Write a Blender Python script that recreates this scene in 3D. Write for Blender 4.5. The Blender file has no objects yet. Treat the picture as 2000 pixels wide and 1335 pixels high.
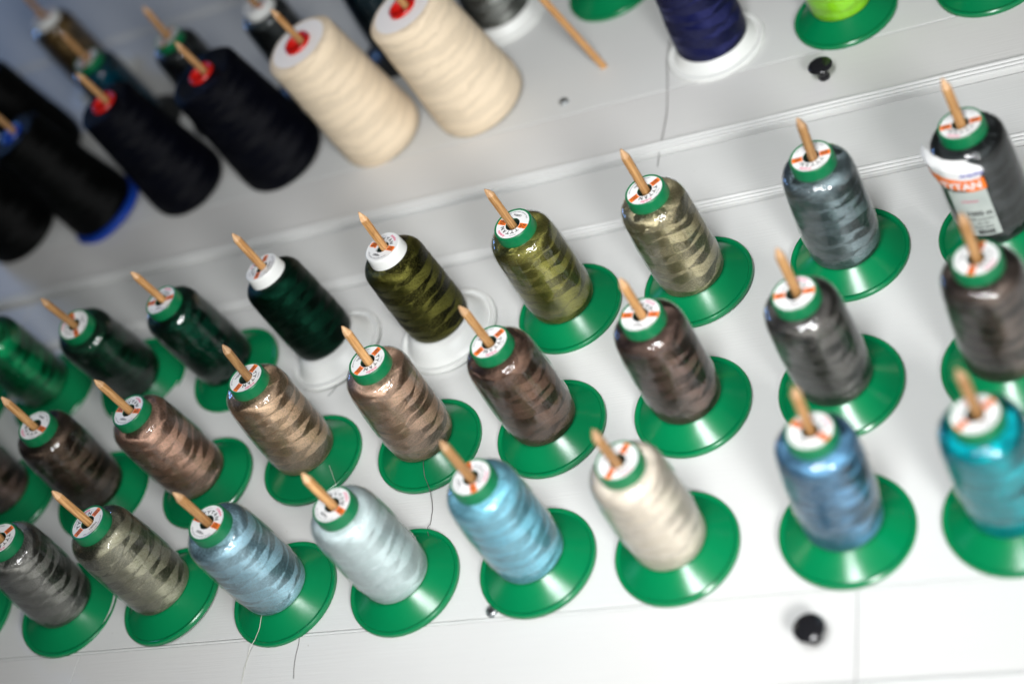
import bpy, bmesh, math, random
from math import pi, sin, cos, radians
from mathutils import Vector, Matrix, Euler, noise

S = 0.03                     # one unit = radius of a spool flange = 30 mm
WALL = Matrix.Rotation(pi/2, 4, 'X')      # rack coordinates (x right, y up the rack, z out of it) -> world
scn = bpy.context.scene
col = scn.collection
rnd = random.Random(7)

# ------------------------------------------------------------------ camera, light, exposure
cam = bpy.data.cameras.new('camera')
camo = bpy.data.objects.new('camera', cam); col.objects.link(camo)
cam.sensor_width = 36; cam.lens = 2971.97/2000*36
cam.clip_start = 0.01; cam.clip_end = 50
camo.matrix_world = WALL @ Matrix.Translation((0, 0, 18.4497*S)) @ Euler((0.7338, 0.4335, 0.1714), 'XYZ').to_matrix().to_4x4()
cam.dof.use_dof = True
cam.dof.focus_distance = 25.7*S
cam.dof.aperture_fstop = 3.1
cam.dof.aperture_blades = 9
scn.camera = camo

w = bpy.data.worlds.new('World'); scn.world = w; w.use_nodes = True
wn = w.node_tree.nodes; wl = w.node_tree.links
bg = wn['Background']
tc = wn.new('ShaderNodeTexCoord'); sep = wn.new('ShaderNodeSeparateXYZ'); wl.new(tc.outputs['Generated'], sep.inputs[0])
rmp = wn.new('ShaderNodeValToRGB'); mr = wn.new('ShaderNodeMapRange')
mr.inputs[1].default_value = -1; mr.inputs[2].default_value = 1
wl.new(sep.outputs['X'], mr.inputs[0]); wl.new(mr.outputs[0], rmp.inputs[0]); wl.new(rmp.outputs[0], bg.inputs[0])
rmp.color_ramp.elements[0].color = (0.12, 0.145, 0.18, 1); rmp.color_ramp.elements[1].color = (0.62, 0.62, 0.60, 1)
bg.inputs[1].default_value = 0.14

def area(name, pos, target, sx, sy, power, color):
    l = bpy.data.lights.new(name, 'AREA'); l.shape = 'RECTANGLE'; l.size = sx*S; l.size_y = sy*S; l.energy = power; l.color = color
    o = bpy.data.objects.new(name, l); col.objects.link(o)
    p = WALL @ (Vector(pos)*S); t = WALL @ (Vector(target)*S)
    o.location = p; o.rotation_euler = (t-p).to_track_quat('-Z', 'Y').to_euler()
    return o
wl_ = area('window_light', (-4.2, 4.2, 23), (-8.5, 17.0, 0), 5.0, 11, 1.38, (0.97, 0.985, 1.0)); wl_.data.spread = radians(82)
rl_ = area('side_fill_light', (8, -8, 17), (-9.5, 17.5, 0), 6, 6, 2.25, (0.985, 0.985, 0.98)); rl_.data.spread = radians(95)  # fill lamp added to brighten the sides of the spools
area('blue_window_light', (-58, 44, 12), (-12, 15, 0), 8, 8, 3.2, (0.22, 0.45, 1.0))

scn.view_settings.view_transform = 'Standard'; scn.view_settings.look = 'None'
scn.view_settings.exposure = 0.0; scn.view_settings.gamma = 1
scn.cycles.max_bounces = 8; scn.cycles.transparent_max_bounces = 12; scn.cycles.glossy_bounces = 4
scn.cycles.sample_clamp_indirect = 4

# ------------------------------------------------------------------ material helpers
def mat(name):
    m = bpy.data.materials.new(name); m.use_nodes = True
    nt = m.node_tree; return m, nt.nodes, nt.links, nt.nodes['Principled BSDF']
def N(nodes, t, **kw):
    n = nodes.new(t)
    for k, v in kw.items():
        setattr(n, k, v)
    return n
def srgb(h, k=1.0):
    h = h.lstrip('#'); o = []
    for i in (0, 2, 4):
        c = int(h[i:i+2], 16)/255
        o.append((c/12.92 if c <= .04045 else ((c+.055)/1.055)**2.4)*k)
    return (*o, 1)
def math_(nodes, links, op, a, b=None, c=None):
    n = nodes.new('ShaderNodeMath'); n.operation = op
    for i, v in enumerate((a, b, c)):
        if v is None: continue
        if isinstance(v, (int, float)): n.inputs[i].default_value = v
        else: links.new(v, n.inputs[i])
    return n.outputs[0]
def noise_(nodes, links, vec, scale, detail=2, rough=.5, mapscale=None):
    n = nodes.new('ShaderNodeTexNoise'); n.inputs['Scale'].default_value = scale; n.inputs['Detail'].default_value = detail
    n.inputs['Roughness'].default_value = rough
    if mapscale:
        mp = nodes.new('ShaderNodeMapping'); mp.inputs['Scale'].default_value = mapscale; links.new(vec, mp.inputs[0]); vec = mp.outputs[0]
    links.new(vec, n.inputs['Vector']); return n.outputs['Fac']
def bump_(nodes, links, h, strength, dist, normal=None):
    b = nodes.new('ShaderNodeBump'); b.inputs['Strength'].default_value = strength; b.inputs['Distance'].default_value = dist
    links.new(h, b.inputs['Height'])
    if normal is not None: links.new(normal, b.inputs['Normal'])
    return b.outputs[0]
def mixc(nodes, links, f, a, b):
    n = nodes.new('ShaderNodeMix'); n.data_type = 'RGBA'
    if isinstance(f, (int, float)): n.inputs[0].default_value = f
    else: links.new(f, n.inputs[0])
    for i, v in ((6, a), (7, b)):
        if isinstance(v, tuple): n.inputs[i].default_value = v
        else: links.new(v, n.inputs[i])
    return n.outputs[2]

# painted boards: brushed white paint with a little wood grain, smudges and dirt
def paint_mat(name, c, axis):
    m, n, l, p = mat(name)
    t = N(n, 'ShaderNodeTexCoord').outputs['Object']
    ms = (2.2, 60, 60) if axis == 'x' else (60, 2.2, 60)
    g = noise_(n, l, t, 16, 4, .6, ms)
    blot = noise_(n, l, t, 9, 3, .55)
    spk = noise_(n, l, t, 420, 1, .5)
    dirt = N(n, 'ShaderNodeMapRange'); l.new(spk, dirt.inputs[0]); dirt.inputs[1].default_value = .79; dirt.inputs[2].default_value = .86
    c1 = mixc(n, l, math_(n, l, 'MULTIPLY', blot, .55), c, tuple(x*.86 for x in c[:3])+(1,))
    c2 = mixc(n, l, math_(n, l, 'MULTIPLY', g, .16), c1, tuple(x*.72 for x in c[:3])+(1,))
    c3 = mixc(n, l, math_(n, l, 'MULTIPLY', dirt.outputs[0], .5), c2, (.32, .28, .22, 1))
    l.new(c3, p.inputs['Base Color'])
    p.inputs['Roughness'].default_value = .58
    b = bump_(n, l, g, .25, .0006)
    l.new(bump_(n, l, blot, .2, .002, b), p.inputs['Normal'])
    return m
M = {}
M['board'] = paint_mat('white_painted_board', (.675, .68, .665, 1), 'x')
M['drawer'] = paint_mat('white_painted_drawer_front', (.68, .675, .66, 1), 'x')
M['mould'] = paint_mat('white_painted_moulding', (.70, .705, .69, 1), 'x')

def wood(name, a, b, seed):
    m, n, l, p = mat(name)
    t = N(n, 'ShaderNodeTexCoord').outputs['Object']
    oi = N(n, 'ShaderNodeObjectInfo')
    mp = N(n, 'ShaderNodeVectorMath', operation='ADD'); l.new(t, mp.inputs[0])
    cx = N(n, 'ShaderNodeCombineXYZ'); l.new(math_(n, l, 'MULTIPLY', oi.outputs['Random'], 3.1), cx.inputs[2]); l.new(cx.outputs[0], mp.inputs[1])
    g = noise_(n, l, mp.outputs[0], 40, 5, .65, (26, 26, 1.3))
    s = N(n, 'ShaderNodeMapRange'); l.new(g, s.inputs[0]); s.inputs[1].default_value = .38; s.inputs[2].default_value = .62
    c = mixc(n, l, s.outputs[0], a, b)
    pores = noise_(n, l, mp.outputs[0], 90, 2, .5, (30, 30, 2.2))
    pr = N(n, 'ShaderNodeMapRange'); l.new(pores, pr.inputs[0]); pr.inputs[1].default_value = .6; pr.inputs[2].default_value = .72
    c = mixc(n, l, math_(n, l, 'MULTIPLY', pr.outputs[0], .6), c, tuple(x*.35 for x in a[:3])+(1,))
    hs = N(n, 'ShaderNodeHueSaturation'); l.new(c, hs.inputs['Color'])
    l.new(math_(n, l, 'MULTIPLY_ADD', oi.outputs['Random'], .45, .66), hs.inputs['Value'])
    l.new(hs.outputs[0], p.inputs['Base Color'])
    p.inputs['Roughness'].default_value = .5
    l.new(bump_(n, l, g, .6, .0004), p.inputs['Normal'])
    return m
M['wood'] = wood('bamboo_dowel_wood', (.36, .165, .05, 1), (.66, .37, .15, 1), 0)
M['woodcut'] = wood('cut_dowel_tip_wood', (.55, .30, .14, 1), (.78, .50, .28, 1), 1)

def plastic(name, c, rough=.28, sss=0, dust=.0):
    m, n, l, p = mat(name)
    t = N(n, 'ShaderNodeTexCoord').outputs['Object']
    b = noise_(n, l, t, 60, 3, .6)
    s = noise_(n, l, t, 700, 1, .5)
    l.new(mixc(n, l, math_(n, l, 'MULTIPLY', b, .3), c, tuple(x*.82 for x in c[:3])+(1,)), p.inputs['Base Color'])
    l.new(math_(n, l, 'MULTIPLY_ADD', b, .14, rough-.06), p.inputs['Roughness'])
    l.new(bump_(n, l, math_(n, l, 'ADD', math_(n, l, 'MULTIPLY', b, 2.0), math_(n, l, 'MULTIPLY', s, .12)), .06, .0006), p.inputs['Normal'])
    if sss:
        p.inputs['Subsurface Weight'].default_value = sss; p.inputs['Subsurface Radius'].default_value = (.003, .003, .003); p.inputs['Subsurface Scale'].default_value = 1
    return m
M['green'] = plastic('green_moulded_plastic', (.0005, .185, .062, 1), .20)
M['greencap'] = plastic('green_cap_plastic', (.001, .16, .055, 1), .36)
M['white'] = plastic('white_moulded_plastic', (.78, .79, .765, 1), .42, .0)
M['blue'] = plastic('blue_moulded_plastic', (.005, .045, .33, 1), .34)
M['red'] = plastic('red_ring_plastic', (.55, .010, .006, 1), .3)
M['teal'] = plastic('teal_moulded_plastic', (.01, .22, .17, 1), .35)
M['blackpl'] = plastic('black_lacquered_knob', (.012, .012, .014, 1), .12)
M['blackbase'] = plastic('black_moulded_plastic', (.015, .016, .016, 1), .4)
def flat(name, c, rough=.5):
    m, n, l, p = mat(name); p.inputs['Base Color'].default_value = c; p.inputs['Roughness'].default_value = rough
    t = N(n, 'ShaderNodeTexCoord').outputs['Object']
    b = noise_(n, l, t, 900, 2, .5)
    l.new(mixc(n, l, math_(n, l, 'MULTIPLY', b, .3), c, tuple(x*.8 for x in c[:3])+(1,)), p.inputs['Base Color'])
    return m
M['paper'] = flat('glossy_label_paper', (.80, .80, .79, 1), .35)
M['ink'] = flat('black_ink', (.02, .02, .022, 1), .5)
M['greyink'] = flat('grey_ink', (.22, .22, .23, 1), .5)
M['orange'] = flat('orange_print', (.90, .19, .018, 1), .4)
M['pink'] = flat('crimson_script_ink', (.75, .02, .16, 1), .5)
M['blueink'] = flat('blue_script_ink', (.08, .07, .45, 1), .5)
M['hole'] = flat('dark_hole', (.006, .02, .012, 1), .7)
def metal(name, c, r):
    m, n, l, p = mat(name); p.inputs['Base Color'].default_value = c; p.inputs['Metallic'].default_value = 1
    t = N(n, 'ShaderNodeTexCoord').outputs['Object']
    l.new(math_(n, l, 'MULTIPLY_ADD', noise_(n, l, t, 500, 2), .3, r-.1), p.inputs['Roughness']); return m
M['gapback'] = flat('dark_gap_backing', (.07, .055, .04, 1), .8)  # dark tone paints the shade into the gaps between boards
M['zinc'] = metal('zinc_plated_steel', (.5, .53, .54, 1), .32)

# wound thread: helical anisotropic sheen in interleaved lozenges (cross winding)
TC = {}
def thread_mat(name, c, metallic=.96, rough=.42, pitch=.41, ang=26, sheen=1.0, spec=.5, contrast=1.0):
    if name in TC: return TC[name]
    m, n, l, p = mat(name)
    tex = N(n, 'ShaderNodeTexCoord').outputs['Object']
    oi = N(n, 'ShaderNodeObjectInfo').outputs['Random']
    sp = N(n, 'ShaderNodeSeparateXYZ'); l.new(tex, sp.inputs[0])
    x, y, z = sp.outputs
    az = math_(n, l, 'ARCTAN2', y, x)
    wob = noise_(n, l, tex, 38, 2, .5)
    wob2 = noise_(n, l, tex, 70, 2, .5, (1, 1, 2.2))
    zw = math_(n, l, 'ADD', math_(n, l, 'MULTIPLY', z, 1/(S*pitch)), math_(n, l, 'MULTIPLY', oi, 9.0))
    zw = math_(n, l, 'ADD', zw, math_(n, l, 'MULTIPLY', wob, 1.1))
    a1 = math_(n, l, 'MULTIPLY', math_(n, l, 'ADD', math_(n, l, 'MULTIPLY', zw, 2*pi), math_(n, l, 'MULTIPLY', az, 1.0)), 1.0)
    zw2 = math_(n, l, 'ADD', zw, math_(n, l, 'MULTIPLY', wob2, .5))
    a2 = math_(n, l, 'SUBTRACT', math_(n, l, 'MULTIPLY', zw2, 2*pi*.5), math_(n, l, 'MULTIPLY', az, 1.0))
    prod = math_(n, l, 'MULTIPLY', math_(n, l, 'SINE', a1), math_(n, l, 'ADD', math_(n, l, 'SINE', a2), .30))
    sgn = math_(n, l, 'MAXIMUM', math_(n, l, 'MINIMUM', math_(n, l, 'MULTIPLY', prod, 16.0), 1.0), -1.0)
    # fine threads, following the local winding direction
    k = math.tan(radians(ang))
    arc = math_(n, l, 'MULTIPLY', az, .6*S*k)
    zz = math_(n, l, 'ADD', z, math_(n, l, 'MULTIPLY', arc, sgn))
    fine = math_(n, l, 'SINE', math_(n, l, 'MULTIPLY', zz, 2*pi/(S*.021)))
    grain = noise_(n, l, tex, 2600, 1, .5)
    grain2 = noise_(n, l, tex, 1350, 2, .6, (1, 1, 1.8))
    h = math_(n, l, 'ADD', math_(n, l, 'MULTIPLY', fine, .5), math_(n, l, 'MULTIPLY', grain, 1.6))
    h = math_(n, l, 'ADD', h, math_(n, l, 'MULTIPLY', sgn, .7))
    nb = bump_(n, l, h, .55, .00016)
    l.new(nb, p.inputs['Normal'])
    # tangent: perpendicular to the thread, in the surface
    cv = N(n, 'ShaderNodeCombineXYZ')
    ez = cos(radians(ang)); ep = sin(radians(ang))
    l.new(math_(n, l, 'MULTIPLY', math_(n, l, 'MULTIPLY', math_(n, l, 'SINE', az), ep), sgn), cv.inputs[0])
    l.new(math_(n, l, 'MULTIPLY', math_(n, l, 'MULTIPLY', math_(n, l, 'COSINE', az), -ep), sgn), cv.inputs[1])
    cv.inputs[2].default_value = ez
    vt = N(n, 'ShaderNodeVectorTransform', vector_type='VECTOR', convert_from='OBJECT', convert_to='WORLD'); l.new(cv.outputs[0], vt.inputs[0])
    l.new(vt.outputs[0], p.inputs['Tangent'])
    p.inputs['Anisotropic'].default_value = .92
    p.inputs['Metallic'].default_value = metallic
    l.new(math_(n, l, 'MULTIPLY_ADD', grain2, .16, rough-.08), p.inputs['Roughness'])
    dk_sheen = tuple(v*(1-.62*contrast) for v in c[:3])+(1,)  # alternate winding bands darkened in the base colour, painting in the sheen's dark side
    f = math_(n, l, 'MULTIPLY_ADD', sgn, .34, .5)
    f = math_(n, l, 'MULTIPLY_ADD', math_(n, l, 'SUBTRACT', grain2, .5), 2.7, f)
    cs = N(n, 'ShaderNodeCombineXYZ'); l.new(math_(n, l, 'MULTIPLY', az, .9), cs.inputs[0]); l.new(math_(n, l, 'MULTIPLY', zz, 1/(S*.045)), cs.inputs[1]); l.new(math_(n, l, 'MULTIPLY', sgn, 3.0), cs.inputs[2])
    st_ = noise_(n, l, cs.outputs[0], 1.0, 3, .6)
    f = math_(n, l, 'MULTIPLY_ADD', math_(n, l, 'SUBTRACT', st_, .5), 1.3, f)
    l.new(mixc(n, l, f, dk_sheen, c), p.inputs['Base Color'])
    p.inputs['Specular IOR Level'].default_value = spec
    TC[name] = m
    return m

# clear shrink film with stretched wrinkles
def film_mat():
    m, n, l, p = mat('clear_shrink_film')
    n.remove(p); out = n['Material Output']
    t = N(n, 'ShaderNodeTexCoord').outputs['Object']
    oi = N(n, 'ShaderNodeObjectInfo').outputs['Random']
    ad = N(n, 'ShaderNodeVectorMath', operation='ADD'); l.new(t, ad.inputs[0]); l.new(oi, ad.inputs[1])
    w1 = noise_(n, l, ad.outputs[0], 60, 4, .6, (1, 1, .22))
    w2 = noise_(n, l, ad.outputs[0], 160, 3, .6, (1, .8, .35))
    hh = math_(n, l, 'ADD', w1, math_(n, l, 'MULTIPLY', w2, .45))
    nb = bump_(n, l, hh, .65, .0026)
    g = N(n, 'ShaderNodeBsdfGlossy'); g.inputs['Roughness'].default_value = .095; g.inputs['Color'].default_value = (1, 1, 1, 1); l.new(nb, g.inputs['Normal'])
    tr = N(n, 'ShaderNodeBsdfTransparent'); tr.inputs[0].default_value = (.97, .975, .97, 1)
    fr = N(n, 'ShaderNodeFresnel'); fr.inputs['IOR'].default_value = 1.5; 
    mx = N(n, 'ShaderNodeMixShader')
    l.new(math_(n, l, 'MINIMUM', math_(n, l, 'MULTIPLY_ADD', fr.outputs[0], .8, .025), .5), mx.inputs[0]); l.new(tr.outputs[0], mx.inputs[1]); l.new(g.outputs[0], mx.inputs[2])
    l.new(mx.outputs[0], out.inputs['Surface'])
    return m
M['film'] = film_mat()

# ------------------------------------------------------------------ geometry helpers
def obj(name, me, parent=None, loc=None, label=None):
    o = bpy.data.objects.new(name, me); col.objects.link(o)
    if parent is not None: o.parent = parent
    if loc is not None: o.location = loc
    if label: o['label'] = label
    return o
def mesh(name, verts, faces, mats, smooth=True, mi=None, angle=35):
    me = bpy.data.meshes.new(name); me.from_pydata([tuple(c*S for c in v) for v in verts], [], faces)
    for m in (mats if isinstance(mats, (list, tuple)) else [mats]): me.materials.append(m)
    if mi:
        for p, i in zip(me.polygons, mi): p.material_index = i
    if smooth:
        for p in me.polygons: p.use_smooth = True
        me.set_sharp_from_angle(angle=radians(angle))
    me.update(); return me
def lathe(name, prof, m, seg=96, wob=0.0, seed=0, close=False, angle=35):
    """prof: list of (r, z)"""
    v = []; f = []
    for k, (r, z) in enumerate(prof):
        for i in range(seg):
            a = 2*pi*i/seg
            rr = r
            if wob: rr = r*(1+wob*noise.noise(Vector((cos(a)*1.7+seed, sin(a)*1.7, z*3.0+seed*3.1))))
            v.append((rr*cos(a), rr*sin(a), z))
    nk = len(prof)
    for k in range(nk-1 if not close else nk):
        k2 = (k+1) % nk
        for i in range(seg):
            j = (i+1) % seg
            f.append((k*seg+i, k*seg+j, k2*seg+j, k2*seg+i))
    return mesh(name, v, f, m, angle=angle)
def smooth_prof(pts, n=5):
    """Catmull-Rom through (r, z) points"""
    o = []
    P = [pts[0]]+list(pts)+[pts[-1]]
    for i in range(1, len(P)-2):
        p0, p1, p2, p3 = P[i-1], P[i], P[i+1], P[i+2]
        for k in range(n):
            t = k/n
            o.append(tuple(.5*((2*p1[j])+(-p0[j]+p2[j])*t+(2*p0[j]-5*p1[j]+4*p2[j]-p3[j])*t*t+(-p0[j]+3*p1[j]-3*p2[j]+p3[j])*t**3) for j in (0, 1)))
    o.append(pts[-1]); return o
def tube(name, pts, r, m, seg=6):
    v = []; f = []
    P = [Vector(p) for p in pts]
    for i, p in enumerate(P):
        d = (P[min(i+1, len(P)-1)]-P[max(i-1, 0)]).normalized()
        a = d.cross(Vector((.3, .2, 1))).normalized(); b = d.cross(a)
        for k in range(seg):
            t = 2*pi*k/seg
            v.append(tuple(p+(a*cos(t)+b*sin(t))*r))
    for i in range(len(P)-1):
        for k in range(seg):
            f.append((i*seg+k, i*seg+(k+1) % seg, (i+1)*seg+(k+1) % seg, (i+1)*seg+k))
    return mesh(name, v, f, m)
def spline(pts, n=6):
    P = [Vector(pts[0])]+[Vector(p) for p in pts]+[Vector(pts[-1])]; o = []
    for i in range(1, len(P)-2):
        for k in range(n):
            t = k/n; p0, p1, p2, p3 = P[i-1:i+3]
            o.append(.5*((2*p1)+(p2-p0)*t+(2*p0-5*p1+4*p2-p3)*t*t+(3*p1-p0-3*p2+p3)*t**3))
    o.append(P[-1]); return o
def set_world(o, mw): o.matrix_world = mw

# lettering: a text curve turned into mesh data, returned as (verts, faces) in rack units
_tc = {}
def glyphs(txt, size, shear=0.0, bold=0.0):
    key = (txt, size, shear, bold)
    if key in _tc: return _tc[key]
    cu = bpy.data.curves.new('lettering', 'FONT'); cu.body = txt; cu.size = size; cu.shear = shear; cu.offset = bold; cu.resolution_u = 3
    cu.align_x = 'CENTER'; cu.align_y = 'CENTER'
    o = bpy.data.objects.new('lettering', cu); col.objects.link(o)
    dg = bpy.context.evaluated_depsgraph_get(); me = o.evaluated_get(dg).to_mesh()
    v = [tuple(a.co) for a in me.vertices]; f = [tuple(p.vertices) for p in me.polygons]
    o.evaluated_get(dg).to_mesh_clear(); bpy.data.objects.remove(o); bpy.data.curves.remove(cu)
    _tc[key] = (v, f); return _tc[key]
class Print:
    def __init__(s): s.v = []; s.f = []; s.m = []
    def add(s, v, f, mi):
        b = len(s.v); s.v += v; s.f += [tuple(i+b for i in q) for q in f]; s.m += [mi]*len(f)
    def text(s, txt, size, x, y, z, mi, rot=0, shear=0, bold=0, sx=1.0):
        v, f = glyphs(txt, size, shear, bold); c, n = cos(rot), sin(rot)
        s.add([(x+c*a[0]*sx-n*a[1], y+n*a[0]*sx+c*a[1], z) for a in v], f, mi)
    def arc(s, txt, size, rad, mid, z, mi, shear=0, bold=0, inside=False, sx=1.0):
        """text bent round the centre; mid = angle of the text's middle"""
        v, f = glyphs(txt, size, shear, bold); o = []
        for a in v:
            if not inside:
                t = mid-a[0]*sx/rad; r = rad+a[1]
            else:
                t = mid+a[0]*sx/rad; r = rad-a[1]
            o.append((r*cos(t), r*sin(t), z))
        s.add(o, f, mi)

# ------------------------------------------------------------------ the rack and its drawers
def skew(x, y):        # the boards run a hair out of level towards the top
    return y + .0026*max(0, min(y, 24)-12)*(x+2.5)
def slab(name, x0, x1, y0, y1, z0, z1, m, parent, bev=.009, label=None, nx=16):
    """a board with bevelled face edges"""
    v = []; f = []
    prof = [(y0, z0), (y0, z1-bev), (y0+bev, z1), (y1-bev, z1), (y1, z1-bev), (y1, z0)]
    xs = [x0]+[x0+bev]+[x0+(x1-x0)*i/nx for i in range(1, nx)]+[x1-bev, x1]
    for i, x in enumerate(xs):
        e = bev if i in (0, len(xs)-1) else 0
        for (y, z) in prof:
            zz = min(z, z1-e) if z > z0 else z
            v.append((x, skew(x, y), zz))
    k = len(prof)
    for i in range(len(xs)-1):
        for j in range(k-1):
            f.append((i*k+j, (i+1)*k+j, (i+1)*k+j+1, i*k+j+1))
    f.append(tuple(range(k))[::1]); f.append(tuple((len(xs)-1)*k+j for j in range(k))[::-1])
    me = mesh(name, v, f, m, smooth=False)
    return obj(name, me, parent, label=label)
def strip(name, x0, x1, prof, m, parent, label=None, nx=16):
    v = []; f = []; k = len(prof)
    for i in range(nx+1):
        x = x0+(x1-x0)*i/nx
        for (y, z) in prof: v.append((x, skew(x, y), z))
    for i in range(nx):
        for j in range(k-1): f.append((i*k+j, (i+1)*k+j, (i+1)*k+j+1, i*k+j+1))
    f.append(tuple(range(k))); f.append(tuple(nx*k+j for j in range(k))[::-1])
    return obj(name, mesh(name, v, f, m, angle=28), parent, label=label)
def bead_profile(y0, y1, base, h, n=3):
    """reeded moulding: n rounded beads side by side"""
    p = [(y0, base)]; w_ = (y1-y0)/n
    for k in range(n):
        for i in range(1 if k == 0 else 0, 7):
            t = i/6 if k or i else 0
            p.append((y0+w_*(k+t), h-.018+.018*math.sin(pi*t) if 0 < t < 1 else h-.024))
    p.append((y1, base)); return p

rack = bpy.data.objects.new('thread_rack', None); col.objects.link(rack)
rack.matrix_world = WALL
rack['label'] = 'white painted wooden rack with rows of bare wood dowels that carry all the thread spools'; rack['category'] = 'rack'

XL, XR, XJ = -46.0, 9.0, -24.52
PER = 11.57
g_ = .006
for (a, b) in ((XL, XJ-g_), (XJ+g_, XR)):
    slab('rack_board', a, b, 11.00, 19.01, -.6, 0, M['board'], rack)
    slab('rack_board', a, b, 19.345, 20.785, -.6, 0, M['board'], rack)
    strip('beaded_moulding', a, b, bead_profile(19.055, 19.335, -.5, .035), M['mould'], rack)
    slab('rack_board', a, b, 22.70, 30.55, -.6, 0, M['board'], rack)
    strip('beaded_moulding', a, b, bead_profile(30.57, 30.86, -.5, .035), M['mould'], rack)
    slab('rack_board', a, b, 30.88, 44, -.6, 0, M['board'], rack)
slab('rack_board', XL, XR, -6, 9.18, -.6, 0, M['board'], rack)
slab('gap_backing', XL, XR, -6, 44, -.9, -.62, M['gapback'], rack)  # unseen backing added to stop light behind the boards and darken their gaps
slab('lower_rail', XL, XR, 10.935, 10.985, -.6, .0, M['mould'], rack, bev=.012)

def knob(parent, x, y, z=0.02):
    k = obj('knob', lathe('knob_head', [(.0, .36), (.08, .358), (.15, .35), (.205, .335), (.228, .315), (.232, .30), (.225, .288), (.20, .275), (.12, .262), (.075, .25), (.07, .22), (.0, .22)], M['blackpl'], 48, angle=60), parent, (x*S, y*S, z*S))
    obj('stem', lathe('knob_stem', [(.068, .23), (.066, .17), (.085, .15), (.092, .13), (.085, .11), (.085, .09), (.105, .07), (.112, .04), (.105, .0), (.0, .0)], M['blackpl'], 32, angle=60), k)
    return k
def drawer(x0, x1, y0, y1, label, mz=.085, kn=None, bead=True):
    d = bpy.data.objects.new('drawer', None); col.objects.link(d); d.matrix_world = WALL
    d['label'] = label; d['category'] = 'drawer'; d['group'] = 'white drawers between the spool boards'
    slab('drawer_front', x0, x1, y0+.31, y1, -.55, .012, M['drawer'], d, bev=.004)
    strip('beaded_moulding', x0, x1, bead_profile(y0, y0+.30, -.5, mz), M['mould'], d)
    if kn: knob(d, *kn)
    return d
drawer(XJ+g_, XR, 20.85, 22.655, 'upper white drawer with the small black knob standing below the neon green spool', kn=(-5.96, 21.78))
drawer(XL, XJ-g_, 20.85, 22.655, 'upper white drawer at far left, partly behind the black spools, with no knob in view')
drawer(-19.16+g_, -5.16-g_, 9.2, 10.92, 'lower white drawer with a round black knob under the steel blue spool', kn=(-5.74, 10.22))
drawer(-5.16+g_, XR, 9.2, 10.92, 'lower white drawer at the right end, beside the knobbed drawer')
drawer(XL, -19.16-g_, 9.2, 10.92, 'lower white drawer in the bottom left corner of the picture')

# screws in the board edge
for (x, y) in ((-11.43, 22.86), (-10.93, 11.09)):
    s_ = obj('screw', lathe('screw_head', [(0, .035), (.02, .03), (.06, .055), (.085, .045), (.10, .02), (.10, -.02)], M['zinc'], 24, angle=60), rack, (x*S, y*S, .01*S))
    v = []; f = []
    for a in (0, pi/2):
        for sx, sy in ((-1, -1), (1, -1), (1, 1), (-1, 1)):
            px, py = sx*.055, sy*.010
            v.append((px*cos(a)-py*sin(a), px*sin(a)+py*cos(a), .058))
        b = len(v)-4; f.append((b, b+1, b+2, b+3))
    obj('cross_slot', mesh('cross_slot', v, f, M['ink'], smooth=False), s_)

# ------------------------------------------------------------------ spools
FLANGE = [(.12, .0), (.97, .0), (.995, .015), (1.0, .045), (.995, .085), (.975, .105), (.945, .105), (.925, .092), (.915, .075), (.90, .082), (.52, .345), (.50, .40), (.12, .40)]
WFLANGE = [(.12, .0), (.97, .0), (.995, .015), (1.0, .05), (.99, .085), (.965, .10), (.935, .10), (.915, .085), (.90, .065), (.87, .062), (.84, .085), (.78, .15), (.70, .27), (.60, .35), (.5, .37), (.12, .37)]
BODY = smooth_prof([(.30, .33), (.54, .335), (.575, .37), (.588, .46), (.592, .8), (.590, 1.2), (.582, 1.6), (.572, 1.9), (.560, 2.03), (.530, 2.12), (.47, 2.18), (.36, 2.215), (.28, 2.22)], 4)
WBODY = smooth_prof([(.40, .36), (.50, .37), (.575, .42), (.612, .54), (.62, .85), (.615, 1.3), (.605, 1.7), (.595, 1.95), (.575, 2.06), (.53, 2.14), (.46, 2.19), (.36, 2.21), (.28, 2.21)], 4)
FATBODY = smooth_prof([(.30, .25), (.66, .26), (.72, .30), (.735, .42), (.725, .9), (.70, 1.4), (.68, 1.8), (.665, 2.0), (.63, 2.12), (.55, 2.18), (.36, 2.21), (.28, 2.21)], 4)
FILM = smooth_prof([(.60, .36), (.612, .42), (.622, .8), (.622, 1.2), (.610, 1.6), (.592, 1.92), (.578, 2.045), (.548, 2.135), (.485, 2.198), (.40, 2.232), (.365, 2.24)], 4)
CAP = [(.135, 2.10), (.135, 2.40), (.14, 2.405), (.310, 2.405), (.314, 2.418), (.335, 2.420), (.343, 2.412), (.346, 2.40), (.350, 2.36), (.362, 2.235), (.360, 2.20), (.28, 2.19)]
WCAP = [(.135, 2.10), (.135, 2.42), (.14, 2.425), (.318, 2.425), (.325, 2.43), (.338, 2.425), (.346, 2.41), (.352, 2.36), (.372, 2.20), (.36, 2.18), (.28, 2.17)]
FL_M = {k: lathe('flange_'+k, FLANGE, M[k], 128) for k in ('green', 'blue', 'blackbase')}
FL_M['white'] = lathe('flange_white', WFLANGE, M['white'], 128)
CP_M = {'green': lathe('cap_green', CAP, M['greencap'], 96), 'white': lathe('cap_white', WCAP, M['white'], 96), 'teal': lathe('cap_teal', CAP, M['teal'], 64)}
BORE = lathe('bore', [(.131, 2.39), (.131, 1.6), (0, 1.6)], M['hole'], 32)
FILM_M = [lathe('film_shell', FILM, M['film'], 120, .010, k*1.7) for k in range(5)]
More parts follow.
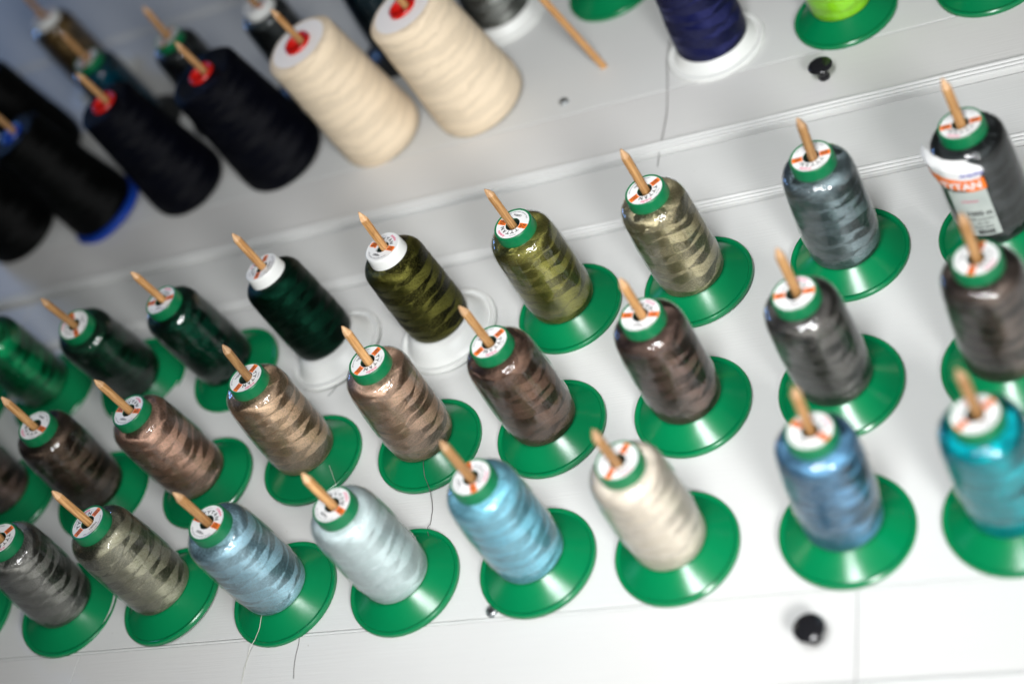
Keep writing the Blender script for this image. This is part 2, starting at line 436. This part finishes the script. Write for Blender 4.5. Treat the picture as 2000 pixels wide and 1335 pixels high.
def disc_mesh(r0, r1, z, m):
    v = []; f = []; n = 72
    for i in range(n):
        a = 2*pi*i/n; v += [(r0*cos(a), r0*sin(a), z), (r1*cos(a), r1*sin(a), z)]
    for i in range(n):
        j = (i+1) % n; f.append((2*i, 2*i+1, 2*j+1, 2*j))
    return mesh('label_disc', v, f, m, smooth=False)
DISC = {'green': disc_mesh(.132, .308, 2.4085, M['paper']), 'white': disc_mesh(.132, .308, 2.4285, M['paper'])}
PM = [M['ink'], M['orange'], M['pink'], M['greyink']]
_pc = {}
def print_mesh(kod, colr, z):
    key = (kod, colr, z)
    if key in _pc: return _pc[key]
    P = Print(); z1 = z+.0025; z2 = z+.005
    for s in (-1, 1):          # the two orange tabs either side of the hole
        v = []; f = []; n = 8
        for i in range(n+1):
            yy = -.052+.104*i/n
            v += [(s*math.sqrt(.140**2-yy*yy), yy, z1), (s*math.sqrt(.303**2-yy*yy), yy, z1)]
        for i in range(n):
            q = (2*i, 2*i+1, 2*i+3, 2*i+2); f.append(q if s > 0 else q[::-1])
        P.add(v, f, 1)
    P.text('KOD', .046, -.212, .026, z2, 0, bold=.0012); P.text(kod, .060, -.215, -.020, z2, 0, bold=.0012)
    P.text('COL', .046, .212, .026, z2, 0, bold=.0012); P.text(colr, .060, .215, -.020, z2, 0, bold=.0012)
    P.arc('T Y T A N', .092, .182, pi/2, z2, 0, bold=.003)
    P.arc('Made by', .036, .262, pi/2+.55, z2, 3)
    P.arc('Ariadna', .066, .264, pi/2-.42, z2, 2, shear=.35, bold=.001)
    P.text('1000m', .066, 0, -.195, z2, 0, shear=.1, bold=.001)
    P.arc('100% polyester embroidery thread', .036, .268, -pi/2, z2, 3, inside=True, bold=.0005)
    _pc[key] = mesh('label_print', P.v, P.f, PM, smooth=False, mi=P.m); return _pc[key]

def frame_for(base, lean, h=2.42, rot=0.0, z=0.0):
    u, v = base; d = Vector((lean[0], lean[1], h)).normalized()
    q = Vector((0, 0, 1)).rotation_difference(d).to_matrix().to_4x4()
    return WALL @ Matrix.Translation((u*S, v*S, z*S)) @ q @ Matrix.Rotation(rot, 4, 'Z')

DOW = []
def octa_dowel(name, length, r=.074, tip=.17, seed=0):
    rr = random.Random(seed); n = 10; v = []; f = []; mi = []
    rings = [0, length*.25, length*.5, length*.75, length-tip]
    jig = [1+.05*rr.uniform(-1, 1) for _ in range(n)]
    for z in rings:
        for i in range(n):
            a = 2*pi*i/n+seed; q = r*jig[i]
            v.append((q*cos(a), q*sin(a), z))
    ox, oy = rr.uniform(-.022, .022), rr.uniform(-.022, .022)
    for (k, zz) in ((.62, length-tip*.5), (.22, length-.01)):
        for i in range(n):
            a = 2*pi*i/n+seed; q = r*k*(1+.12*rr.uniform(-1, 1)); m_ = 1-k
            v.append((q*cos(a)+ox*m_*1.2, q*sin(a)+oy*m_*1.2, zz+rr.uniform(-.012, .012)))
    R_ = len(rings)+2
    for k in range(R_-1):
        for i in range(n):
            j = (i+1) % n; f.append((k*n+i, k*n+j, (k+1)*n+j, (k+1)*n+i)); mi.append(1 if k >= len(rings)-1 else 0)
    f.append(tuple((R_-1)*n+i for i in range(n))); mi.append(1)
    me = mesh(name, v, f, [M['wood'], M['woodcut']], smooth=True, mi=mi, angle=22); return me
dseed = [0]
def add_dowel(p0, p1, label=None, z0=-.3):
    """from the hole in the board (p0, z=0) to the tip p1 (x,y,z)"""
    a = Vector((p0[0], p0[1], 0)); b = Vector(p1); d = (b-a).normalized(); L = (b-a).length
    a2 = a+d*z0; dseed[0] += 1
    o = obj('dowel', octa_dowel('dowel', L-z0, seed=dseed[0]), rack, label=label)
    o.matrix_local = Matrix.Translation(a2*S) @ Vector((0, 0, 1)).rotation_difference(d).to_matrix().to_4x4()
    return o

# thread colours
def thr(key, h, k=1.62, **kw): 
    c = srgb(h, 1.0); c = tuple(k*v**1.13 for v in c[:3]); q = max(c[:3]); q = min(1, .88/q); return thread_mat(key+'_thread', (c[0]*q, c[1]*q, c[2]*q, 1), **kw)
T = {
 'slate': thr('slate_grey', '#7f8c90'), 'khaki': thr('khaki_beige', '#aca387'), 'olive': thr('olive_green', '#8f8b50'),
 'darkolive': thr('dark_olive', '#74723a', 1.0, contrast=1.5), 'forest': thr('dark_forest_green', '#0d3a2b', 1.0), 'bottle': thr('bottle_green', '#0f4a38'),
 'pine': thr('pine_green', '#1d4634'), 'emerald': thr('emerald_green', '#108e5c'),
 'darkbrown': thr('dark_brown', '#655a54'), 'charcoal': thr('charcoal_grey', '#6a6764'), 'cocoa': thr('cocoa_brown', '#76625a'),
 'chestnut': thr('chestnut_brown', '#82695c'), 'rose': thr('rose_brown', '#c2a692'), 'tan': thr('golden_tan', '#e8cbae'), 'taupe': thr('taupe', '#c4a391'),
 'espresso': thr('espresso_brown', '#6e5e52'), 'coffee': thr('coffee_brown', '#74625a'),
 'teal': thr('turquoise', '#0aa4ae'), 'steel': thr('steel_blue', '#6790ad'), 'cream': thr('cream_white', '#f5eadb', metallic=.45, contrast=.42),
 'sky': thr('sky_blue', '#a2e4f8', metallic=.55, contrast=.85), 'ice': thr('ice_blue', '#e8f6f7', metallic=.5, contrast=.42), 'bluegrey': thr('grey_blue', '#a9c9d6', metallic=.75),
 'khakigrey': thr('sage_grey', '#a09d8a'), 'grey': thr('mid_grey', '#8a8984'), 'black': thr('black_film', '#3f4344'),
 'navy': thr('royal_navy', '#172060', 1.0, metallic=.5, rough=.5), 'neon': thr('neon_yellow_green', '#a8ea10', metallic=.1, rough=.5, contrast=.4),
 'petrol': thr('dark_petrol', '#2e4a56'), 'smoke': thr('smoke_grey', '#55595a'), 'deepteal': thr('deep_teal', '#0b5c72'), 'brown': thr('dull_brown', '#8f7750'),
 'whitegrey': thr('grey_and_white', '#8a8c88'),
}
def yarn(name, c, rough=.8, contrast=.5):       # matte spun yarn for the big cones
    return thread_mat(name, c, metallic=0.0, rough=rough, pitch=.42, ang=16, contrast=contrast, spec=.15)
Y = {'cream': yarn('cream_spun_yarn', srgb('#efdcc0'), .62, .28), 'ink': yarn('midnight_navy_spun_yarn', (.0012, .0016, .0045, 1), .7), 'jet': yarn('black_spun_yarn', (.0012, .0015, .0014, 1), .6)}

BODY_C = {}
def body_mesh(kind, seed, m):
    prof = {'film': BODY, 'white': WBODY, 'fat': FATBODY}[kind]
    return lathe('wound_thread', prof, m, 112, .012, seed)
GROUP = 'thread spools standing in rows on the rack'
nspool = [0]
def spool(key, base, lean, band, emerge, tip, thread, label, flange='green', cap='green', body='film', film=True, nums=('4878', '2652'), lab=True, scale=1.0, dowel=True, name='thread_spool'):
    nspool[0] += 1; sd = nspool[0]
    mw = frame_for(base, lean)
    e = bpy.data.objects.new(name, None); col.objects.link(e)
    e.matrix_world = mw; e['label'] = label; e['category'] = 'thread spool'; e['group'] = GROUP
    e.empty_display_size = .01
    rz = rnd.uniform(0, 6.28)
    fo = obj('flange', FL_M[flange], e); fo.rotation_euler.z = rz
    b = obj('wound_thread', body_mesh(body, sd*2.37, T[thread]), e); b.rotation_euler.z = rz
    c = obj('cap', CP_M[cap], e)
    obj('bore', BORE, c)
    if lab:
        L = obj('paper_label', DISC['white' if cap == 'white' else 'green'], c)
        # band angle is measured in the rack plane
        L.rotation_euler.z = radians(band if band is not None else rnd.uniform(0, 360))
        # lettering and tabs printed on the disc: same object level would be a 4th, so they sit beside it
        pr = obj('label_print', print_mesh(nums[0], nums[1], 2.4285 if cap == 'white' else 2.4085), c); pr.rotation_euler.z = L.rotation_euler.z
    if film:
        fm = obj('clear_film', FILM_M[sd % 5], e); fm.rotation_euler.z = rnd.uniform(0, 6.28)
    if dowel:
        H = 2.42; top = Vector((base[0]+lean[0], base[1]+lean[1]))
        if tip is None: tip = (rnd.uniform(-.06, .06)+lean[0]*.3, rnd.uniform(-.06, .06)+lean[1]*.3)
        if emerge is None: emerge = (.03, -.01)
        em = Vector(emerge); 
        if em.length > .055: em = em*(.055/em.length)
        tv = Vector(tip)
        if tv.length > .11: tv = tv*(.11/tv.length)
        pe = Vector((*(top+em), H)); pt = Vector((*(top+tv), 3.3))
        d = (pt-pe); p0 = pe-d*(H/d.z)
        off = Vector((p0.x-base[0], p0.y-base[1]))
        if off.length > .09: off = off*(.09/off.length)
        p0 = Vector((base[0]+off.x, base[1]+off.y, 0))
        add_dowel((p0.x, p0.y), pt)
    return e

SP = {
'1_00':((-24.90,17.20),(0,0),None,None,None), '1_0':((-22.55,17.32),(0.05,-0.15),None,None,None),
'1_1':((-20.10,17.20),(0.165,-0.40),118,(0.011,0.021),(-0.049,-0.090)),
'1_2':((-17.72,17.05),(-0.146,-0.089),4,(0.045,0.059),(-0.038,-0.035)),
'1_3':((-15.38,17.12),(-0.300,0.177),87,(0.096,-0.039),(-0.120,0.087)),
'1_4':((-12.92,17.10),(-0.121,0.048),-26,(0.116,-0.087),(0.014,0.020)),
'1_5':((-10.45,17.13),(-0.028,-0.069),157,(0.101,-0.051),(-0.082,0.033)),
'1_6':((-8.03,17.22),(-0.084,0.005),-142,(0.076,-0.043),(-0.091,0.115)),
'1_7':((-5.39,17.24),(0.039,-0.033),-173,(0.032,-0.033),(0.073,-0.065)),
'1_8':((-2.95,17.20),(-0.135,0.053),-179,(0.034,-0.066),(-0.055,0.042)),
'2_1':((-22.40,14.60),(0,0),None,None,None),
'2_2':((-20.00,14.40),(0.196,-0.026),154,(0.051,0.027),(-0.054,0.001)),
'2_3':((-17.50,14.35),(-0.118,0.004),-14,(0.097,0.009),(-0.188,0.085)),
'2_4':((-15.20,14.54),(0.019,0.104),-116,(0.083,0.004),(0.147,0.008)),
'2_5':((-12.76,14.49),(0.051,0.068),-123,(0.087,-0.107),(0.032,0.023)),
'2_6':((-10.41,14.49),(-0.043,0.024),-135,(0.073,-0.011),(-0.093,0.062)),
'2_7':((-7.90,14.54),(0.013,0.011),-8,(0.034,-0.020),(0.014,-0.018)),
'2_8':((-5.47,14.52),(-0.029,-0.058),1,(0.045,0.058),(0.003,0.112)),
'2_9':((-2.95,14.50),(0.015,0.041),-107,(0.013,0.021),(-0.014,0.058)),
'3_0':((-22.30,11.90),(0,0),None,None,None), '3_1':((-19.75,11.88),(0.244,0.044),-127,None,None),
'3_2':((-17.46,11.94),(-0.122,0.086),59,(0.076,0.000),(-0.130,0.093)),
'3_3':((-14.99,11.76),(-0.013,-0.039),-24,(0.070,0.000),(-0.036,0.001)),
'3_4':((-12.64,11.76),(-0.007,-0.008),-35,(0.077,-0.040),(-0.017,-0.014)),
'3_5':((-10.25,11.88),(-0.030,0.053),-68,(0.036,-0.013),(-0.074,0.058)),
'3_6':((-7.92,11.89),(-0.018,0.002),-114,(-0.004,0.000),(-0.001,-0.102)),
'3_7':((-5.32,11.92),(0.147,0.075),-34,(-0.021,0.092),(0.034,0.064)),
'3_8':((-2.98,11.90),(-0.044,0.011),39,(0.029,0.080),(-0.023,0.072)),
}
WK = dict(flange='white', cap='white', body='white', film=False)
SPOOLS = [
('1_00','emerald','green flanged spool cut off by the left edge, left of the emerald spool',{}),
('1_0','emerald','emerald green spool with its cap out of frame, left of the two dark green spools',{}),
('1_1','pine','dark pine green spool with green cap, right of the emerald green one',{}),
('1_2','bottle','bottle green spool in film, directly left of the dark green one with white cap',{}),
('1_3','forest','dark forest green spool with white cap and white flange, no film on it',WK),
('1_4','darkolive','dark olive spool with white cap and white flange, its threads bare and satin',dict(WK, nums=('4876', '2655'))),
('1_5','olive','olive green spool in clear film whose cap lettering stands upside down',dict(nums=('8475', '2582'))),
('1_6','khaki','khaki beige spool in shiny film, between the olive green and the slate grey spool',{}),
('1_7','slate','slate grey spool in shiny film, under the upper black knob',{}),
('1_8','black','black grey spool with a torn white and orange sticker peeling round its side',{}),
('2_1','coffee','dark coffee brown spool cut off by the left edge of the picture',{}),
('2_2','espresso','very dark espresso brown spool beside the left edge, left of the taupe spool',{}),
('2_3','taupe','taupe pink brown spool in film, between the espresso and the golden tan spool',{}),
('2_4','tan','golden tan spool in film, lightest brown of the middle row',{}),
('2_5','rose','rose brown spool in crinkled film with a loose thread trailing from its foot',dict(nums=('4871', '2585'))),
('2_6','chestnut','chestnut brown spool right of the rose brown one, front of the bare olive spool',{}),
('2_7','cocoa','dark cocoa brown spool standing in front of the khaki beige spool',{}),
('2_8','charcoal','charcoal grey spool standing in front of the slate grey spool',{}),
('2_9','darkbrown','dark brown spool at the right edge, below the spool with the torn sticker',{}),
('3_0','grey','green flanged spool in the bottom left corner, most of it out of frame',{}),
('3_1','grey','mid grey spool at the lower left edge, its cap cut by the frame',{}),
('3_2','khakigrey','sage grey spool at lower left, between the mid grey and the grey blue spool',{}),
('3_3','bluegrey','grey blue spool with readable cap label in the front row',dict(nums=('4878', '2652'))),
('3_4','ice','pale ice blue, nearly white spool in the front row',{}),
('3_5','sky','bright sky blue spool in the front row, right of the ice blue one',{}),
('3_6','cream','cream white embroidery spool in the front row on a green flange',{}),
('3_7','steel','steel blue spool in the front row above the lower black knob',{}),
('3_8','teal','turquoise spool at the lower right edge',{}),
]
sp = {}
for key, th, lb, kw in SPOOLS:
    sp[key] = spool(key, *SP[key], th, lb, **kw)
# upper board, first row
sp['gB'] = spool('gB', (-2.92, 23.42), (0, 0), None, None, None, 'khaki', 'green spool foot at the top right corner, its thread above the frame')
sp['neon'] = spool('neon', (-5.6, 23.47), (0, 0), None, None, None, 'neon', 'neon yellow green spool on a green flange at the top edge')
sp['navy'] = spool('navy', (-8.2, 23.43), (0, 0), None, None, None, 'navy', 'royal navy blue spool on a white flange at the top edge', flange='white', cap='white', body='fat', film=False)
sp['gA'] = spool('gA', (-10.75, 26.17), (0, 0), None, None, None, 'pine', 'green spool foot at the top edge, above the bare dowel')
sp['wg'] = spool('wg', (-13.39, 26.27), (0, 0), None, None, None, 'whitegrey', 'dark grey and white spool on a white flange, right behind the cream cones', flange='white', cap='white', body='fat', film=False)
sp['ud'] = spool('ud', (-15.95, 26.1), (0, 0), None, None, None, 'petrol', 'dark petrol spool half hidden behind the two cream cones', flange='blackbase')
sp['uw'] = spool('uw', (-18.31, 25.87), (-.12, -.08), None, None, None, 'smoke', 'dark smoky spool with white cap behind the left cream cone', cap='white', flange='blackbase')
sp['ug'] = spool('ug', (-20.74, 25.62), (-.12, -.08), None, None, (-.1, .1), 'black', 'glossy black spool with green cap behind the right navy cone', flange='blackbase')
sp['ut'] = spool('ut', (-23.16, 25.69), (-.12, -.08), None, None, None, 'deepteal', 'deep teal spool with green cap behind the left navy cone', flange='blackbase')
sp['ub'] = spool('ub', (-25.58, 28.13), (-.12, -.08), None, None, None, 'brown', 'dull brown spool with pale cap in the far top left corner', cap='white', flange='white')

# torn sticker round the side of the black grey spool
def wrap(verts, r, a0):
    return [(r(q[2]) * cos(a0+q[0]), r(q[2]) * sin(a0+q[0]), q[1]) for q in verts]
stk = sp['1_8']
def patch(name, a_fn, z0, z1, rad, m, n=24, k=10, parent=None):
    v = []; f = []
    for j in range(k+1):
        z = z0+(z1-z0)*j/k; lo, hi = a_fn(z)
        for i in range(n+1):
            a = lo+(hi-lo)*i/n; r = rad(a, z)
            zt = z+(.11*max(0, D_(-95)-a) if rad is rad1 else 0)
            v.append((r*cos(a), r*sin(a), zt))
    for j in range(k):
        for i in range(n): f.append((j*(n+1)+i, j*(n+1)+i+1, (j+1)*(n+1)+i+1, (j+1)*(n+1)+i))
    return obj(name, mesh(name, v, f, m, angle=80), parent)
D_ = radians
def rad1(a, z):     # the torn top edge stands off the spool, more to the left
    t = max(0, (z-1.55)/.55); l_ = max(0, (D_(-95)-a)/1.2)
    return .640-.10*max(0, z-2.0)/.17+.06*t*l_+.018*noise.noise(Vector((a*4, z*5, 0)))
st = patch('torn_sticker', lambda z: (D_(-168)+.05*sin(z*17), D_(-75)+.06*sin(z*23)-(.35*max(0, z-2.06)/.14 if z > 2.06 else 0)), 1.84, 2.17, rad1, M['paper'], parent=stk)
patch('orange_band', lambda z: (D_(-168), D_(-75)), 1.60, 1.84, rad1, M['orange'], parent=st)
m, n_, l_, p_ = mat('greyed_clear_sticker')
p_.inputs['Base Color'].default_value = (.42, .46, .43, 1); p_.inputs['Roughness'].default_value = .3
n1 = noise_(n_, l_, N(n_, 'ShaderNodeTexCoord').outputs['Object'], 120, 3); l_.new(mixc(n_, l_, n1, (.36, .40, .38, 1), (.52, .56, .52, 1)), p_.inputs['Base Color'])
patch('clear_lower_part', lambda z: (D_(-132), D_(-77)), .62, 1.60, lambda a, z: .640+.004*noise.noise(Vector((a*4, z*3, 4))), m, parent=st)
P = Print()
def wraptext(txt, size, ac, z, r, mi, **kw):
    v, f = glyphs(txt, size, kw.get('shear', 0), kw.get('bold', 0))
    P.add([(r*cos(D_(ac)+q[0]/r), r*sin(D_(ac)+q[0]/r), z+q[1]) for q in v], f, mi)
wraptext('TYTAN', .20, -108, 1.73, .662, 0, bold=.006)
wraptext('Ariadna', .11, -89, 1.96, .662, 1, shear=.3, bold=.002)
wraptext('polyester', .07, -103, 1.40, .648, 2)
wraptext('1000 m', .13, -97, 1.12, .648, 3, bold=.003)
for i, t_ in enumerate(('100% polyester', 'No 40', 'KOD 8475')): wraptext(t_, .065, -97, 1.00-.09*i, .648, 3)
v = []; f = []; a = -108.0; rb = random.Random(3)
while a < -85:
    wd = rb.choice((.5, .8, 1.3)); 
    b = len(v); v += [(.648*cos(D_(t)), .648*sin(D_(t)), zz) for zz in (.66, .76) for t in (a, a+wd)]; f.append((b, b+1, b+3, b+2)); a += wd+rb.choice((.6, .9))
P.add(v, f, 3)
obj('sticker_print', mesh('sticker_print', P.v, P.f, [M['paper'], M['blueink'], M['pink'], M['ink']], smooth=False, mi=P.m), st)

# ------------------------------------------------------------------ big yarn cones
CG = 'large yarn cones on the upper board'
def cone(base, lean, h, rb_, rt, y, label, ring='red', tail=None, end=None, flange=None, hole=.17, name='yarn_cone'):
    nspool[0] += 1; sd = nspool[0]
    e = bpy.data.objects.new(name, None); col.objects.link(e)
    e.matrix_world = frame_for(base, lean, h); e['label'] = label; e['category'] = 'yarn cone'; e['group'] = CG
    z0 = .06 if flange is None else .12
    pr = smooth_prof([(.35, z0), (rb_*.86, z0), (rb_*.95, z0+.05), (rb_, z0+.2), (rb_*.985, z0+.6), (rb_+(rt-rb_)*.55, h*.55), (rt, h-.22), (rt*.965, h-.09), (rt*.88, h-.02), (rt*.78, h)], 4)
    obj('wound_yarn', lathe('wound_yarn', pr, Y[y], 112, .014, sd*1.9), e)
    obj('end_face', lathe('end_face', [(rt*.80, h-.004), (rt*.5, h+.006), (.23, h+.0)], M['endc_lit'] if y == 'cream' else Y[y], 72), e)
    if ring:
        obj('core_ring', lathe('core_ring', [(.20, h-.9), (.225, h+.03), (.24, h+.06), (.27, h+.07), (.295, h+.055), (.305, h+.01), (.31, h-.03)], M[ring], 64, angle=70), e)
    obj('cone_foot', lathe('cone_foot', [(.2, 0), (.42, 0), (.44, .02), (.44, z0+.03), (.2, z0+.03)] if flange is None else [(.2, 0), (1.0*.97, 0), (1.0, .03), (1.0, .13), (.97, .16), (.8, .17), (.3, .17)], M[flange] if flange else M['white'], 96), e)
    top = Vector((base[0]+lean[0], base[1]+lean[1])); em = Vector((.06, .05))
    tp = Vector((top.x-.10, top.y+.06, h+.88)) if tail is None else Vector(tail)
    pe = Vector((top.x+em.x, top.y+em.y, h)); d = tp-pe; p0 = pe-d*(h/d.z)
    add_dowel((p0.x, p0.y), tp)
    return e
M['endc_lit'] = flat('cream_cone_end_lit', (.93, .89, .86, 1), .7)  # paler than the cream yarn: light from above painted into the end face
cone((-13.36, 23.42), (-.379, -.18), 3.0, 1.02, .86, 'cream', 'cream yarn cone with red core ring, right one of the two')
cone((-15.71, 23.12), (-.357, -.246), 3.1, .95, .82, 'cream', 'cream yarn cone with red core ring, left one of the two')
cone((-18.31, 23.16), (-.313, -.199), 2.95, 1.03, .85, 'ink', 'midnight navy yarn cone with red core ring, next to the cream cones')
cone((-20.85, 22.96), (-.245, -.228), 3.05, .93, .70, 'ink', 'midnight navy yarn cone with red core ring, beside the blue footed cone')
cone((-23.3, 22.82), (-.55, -.10), 2.95, .88, .72, 'jet', 'black yarn cone with blue core ring and blue foot', ring='blue', flange='blue')
cone((-25.8, 22.74), (-.226, -.266), 2.65, .98, .8, 'jet', 'black grey yarn cone cut off by the left edge', ring=None)
cone((-26.1, 25.7), (-.2, -.1), 2.75, .86, .66, 'jet', 'black yarn cone with teal core ring at the left edge, in the row behind', ring='teal')

# the bare dowel
add_dowel((-10.65, 23.69), (-11.55, 23.76, 3.4), label='bare dowel with no spool on it')

# ------------------------------------------------------------------ loose threads
def tail(parent, pts, r, m, name='thread_tail'):
    inv = parent.matrix_world.inverted()
    P3 = [inv @ (WALL @ (Vector(p)*S)) / S for p in spline(pts)]
    P3 = [p+Vector((.006*noise.noise(p*7), .006*noise.noise(p*9+Vector((3, 1, 0))), .004)) for p in P3]
    return obj(name, tube(name, P3, r, m), parent)
M['fineth'] = flat('dark_loose_thread', (.10, .09, .09, 1), .5)
M['paleth'] = flat('pale_loose_thread', (.62, .62, .55, 1), .4)
M['greyth'] = flat('grey_loose_thread', (.18, .20, .20, 1), .5)
bpy.context.view_layer.update()
tail(sp['navy'], [(-9.2, 23.9, .09), (-9.2, 23.3, .05), (-9.15, 22.71, .03), (-9.07, 21.81, .04), (-9.06, 21.38, .08), (-9.11, 20.83, .05), (-9.12, 20.35, .02)], .0058, M['fineth'])
tail(sp['2_5'], [(-12.60, 13.93, .36), (-12.62, 13.75, .2), (-12.5, 13.46, .10), (-12.44, 13.2, .03), (-12.41, 12.9, .02), (-12.40, 12.72, .09), (-12.28, 12.45, .12), (-12.10, 12.1, .22), (-11.98, 11.75, .20), (-11.95, 11.45, .12)], .0055, M['fineth'])
tail(sp['3_3'], [(-15.10, 11.22, .36), (-15.20, 11.06, .2), (-15.30, 10.92, .10), (-15.36, 10.74, .09), (-15.41, 10.6, .03), (-15.41, 10.4, .03), (-15.39, 10.1, .02)], .0055, M['paleth'])
tail(sp['1_3'], [(-15.20, 16.9, .52), (-15.22, 16.7, .3), (-15.30, 16.5, .18), (-15.2, 16.35, .12), (-15.16, 16.2, .03), (-15.29, 16.01, .02)], .006, M['greyth'])
tail(sp['2_4'], [(-14.6, 14.16, .30), (-14.5, 13.9, .14), (-14.45, 13.75, .11), (-14.44, 13.55, .03)], .0035, M['paleth'])
lt = bpy.data.objects.new('loose_thread', None)
P3 = [p+Vector((.01*noise.noise(p*5), 0, 0)) for p in spline([(-14.48, 10.97, .02), (-14.45, 10.71, .02), (-14.44, 10.45, .02), (-14.37, 10.16, .02)])]
lt = obj('loose_thread', tube('loose_thread', P3, .0055, M['fineth'])); lt.matrix_world = WALL
lt['label'] = 'short dark loose thread hanging on the lower drawer below the grey blue spool'; lt['category'] = 'thread'
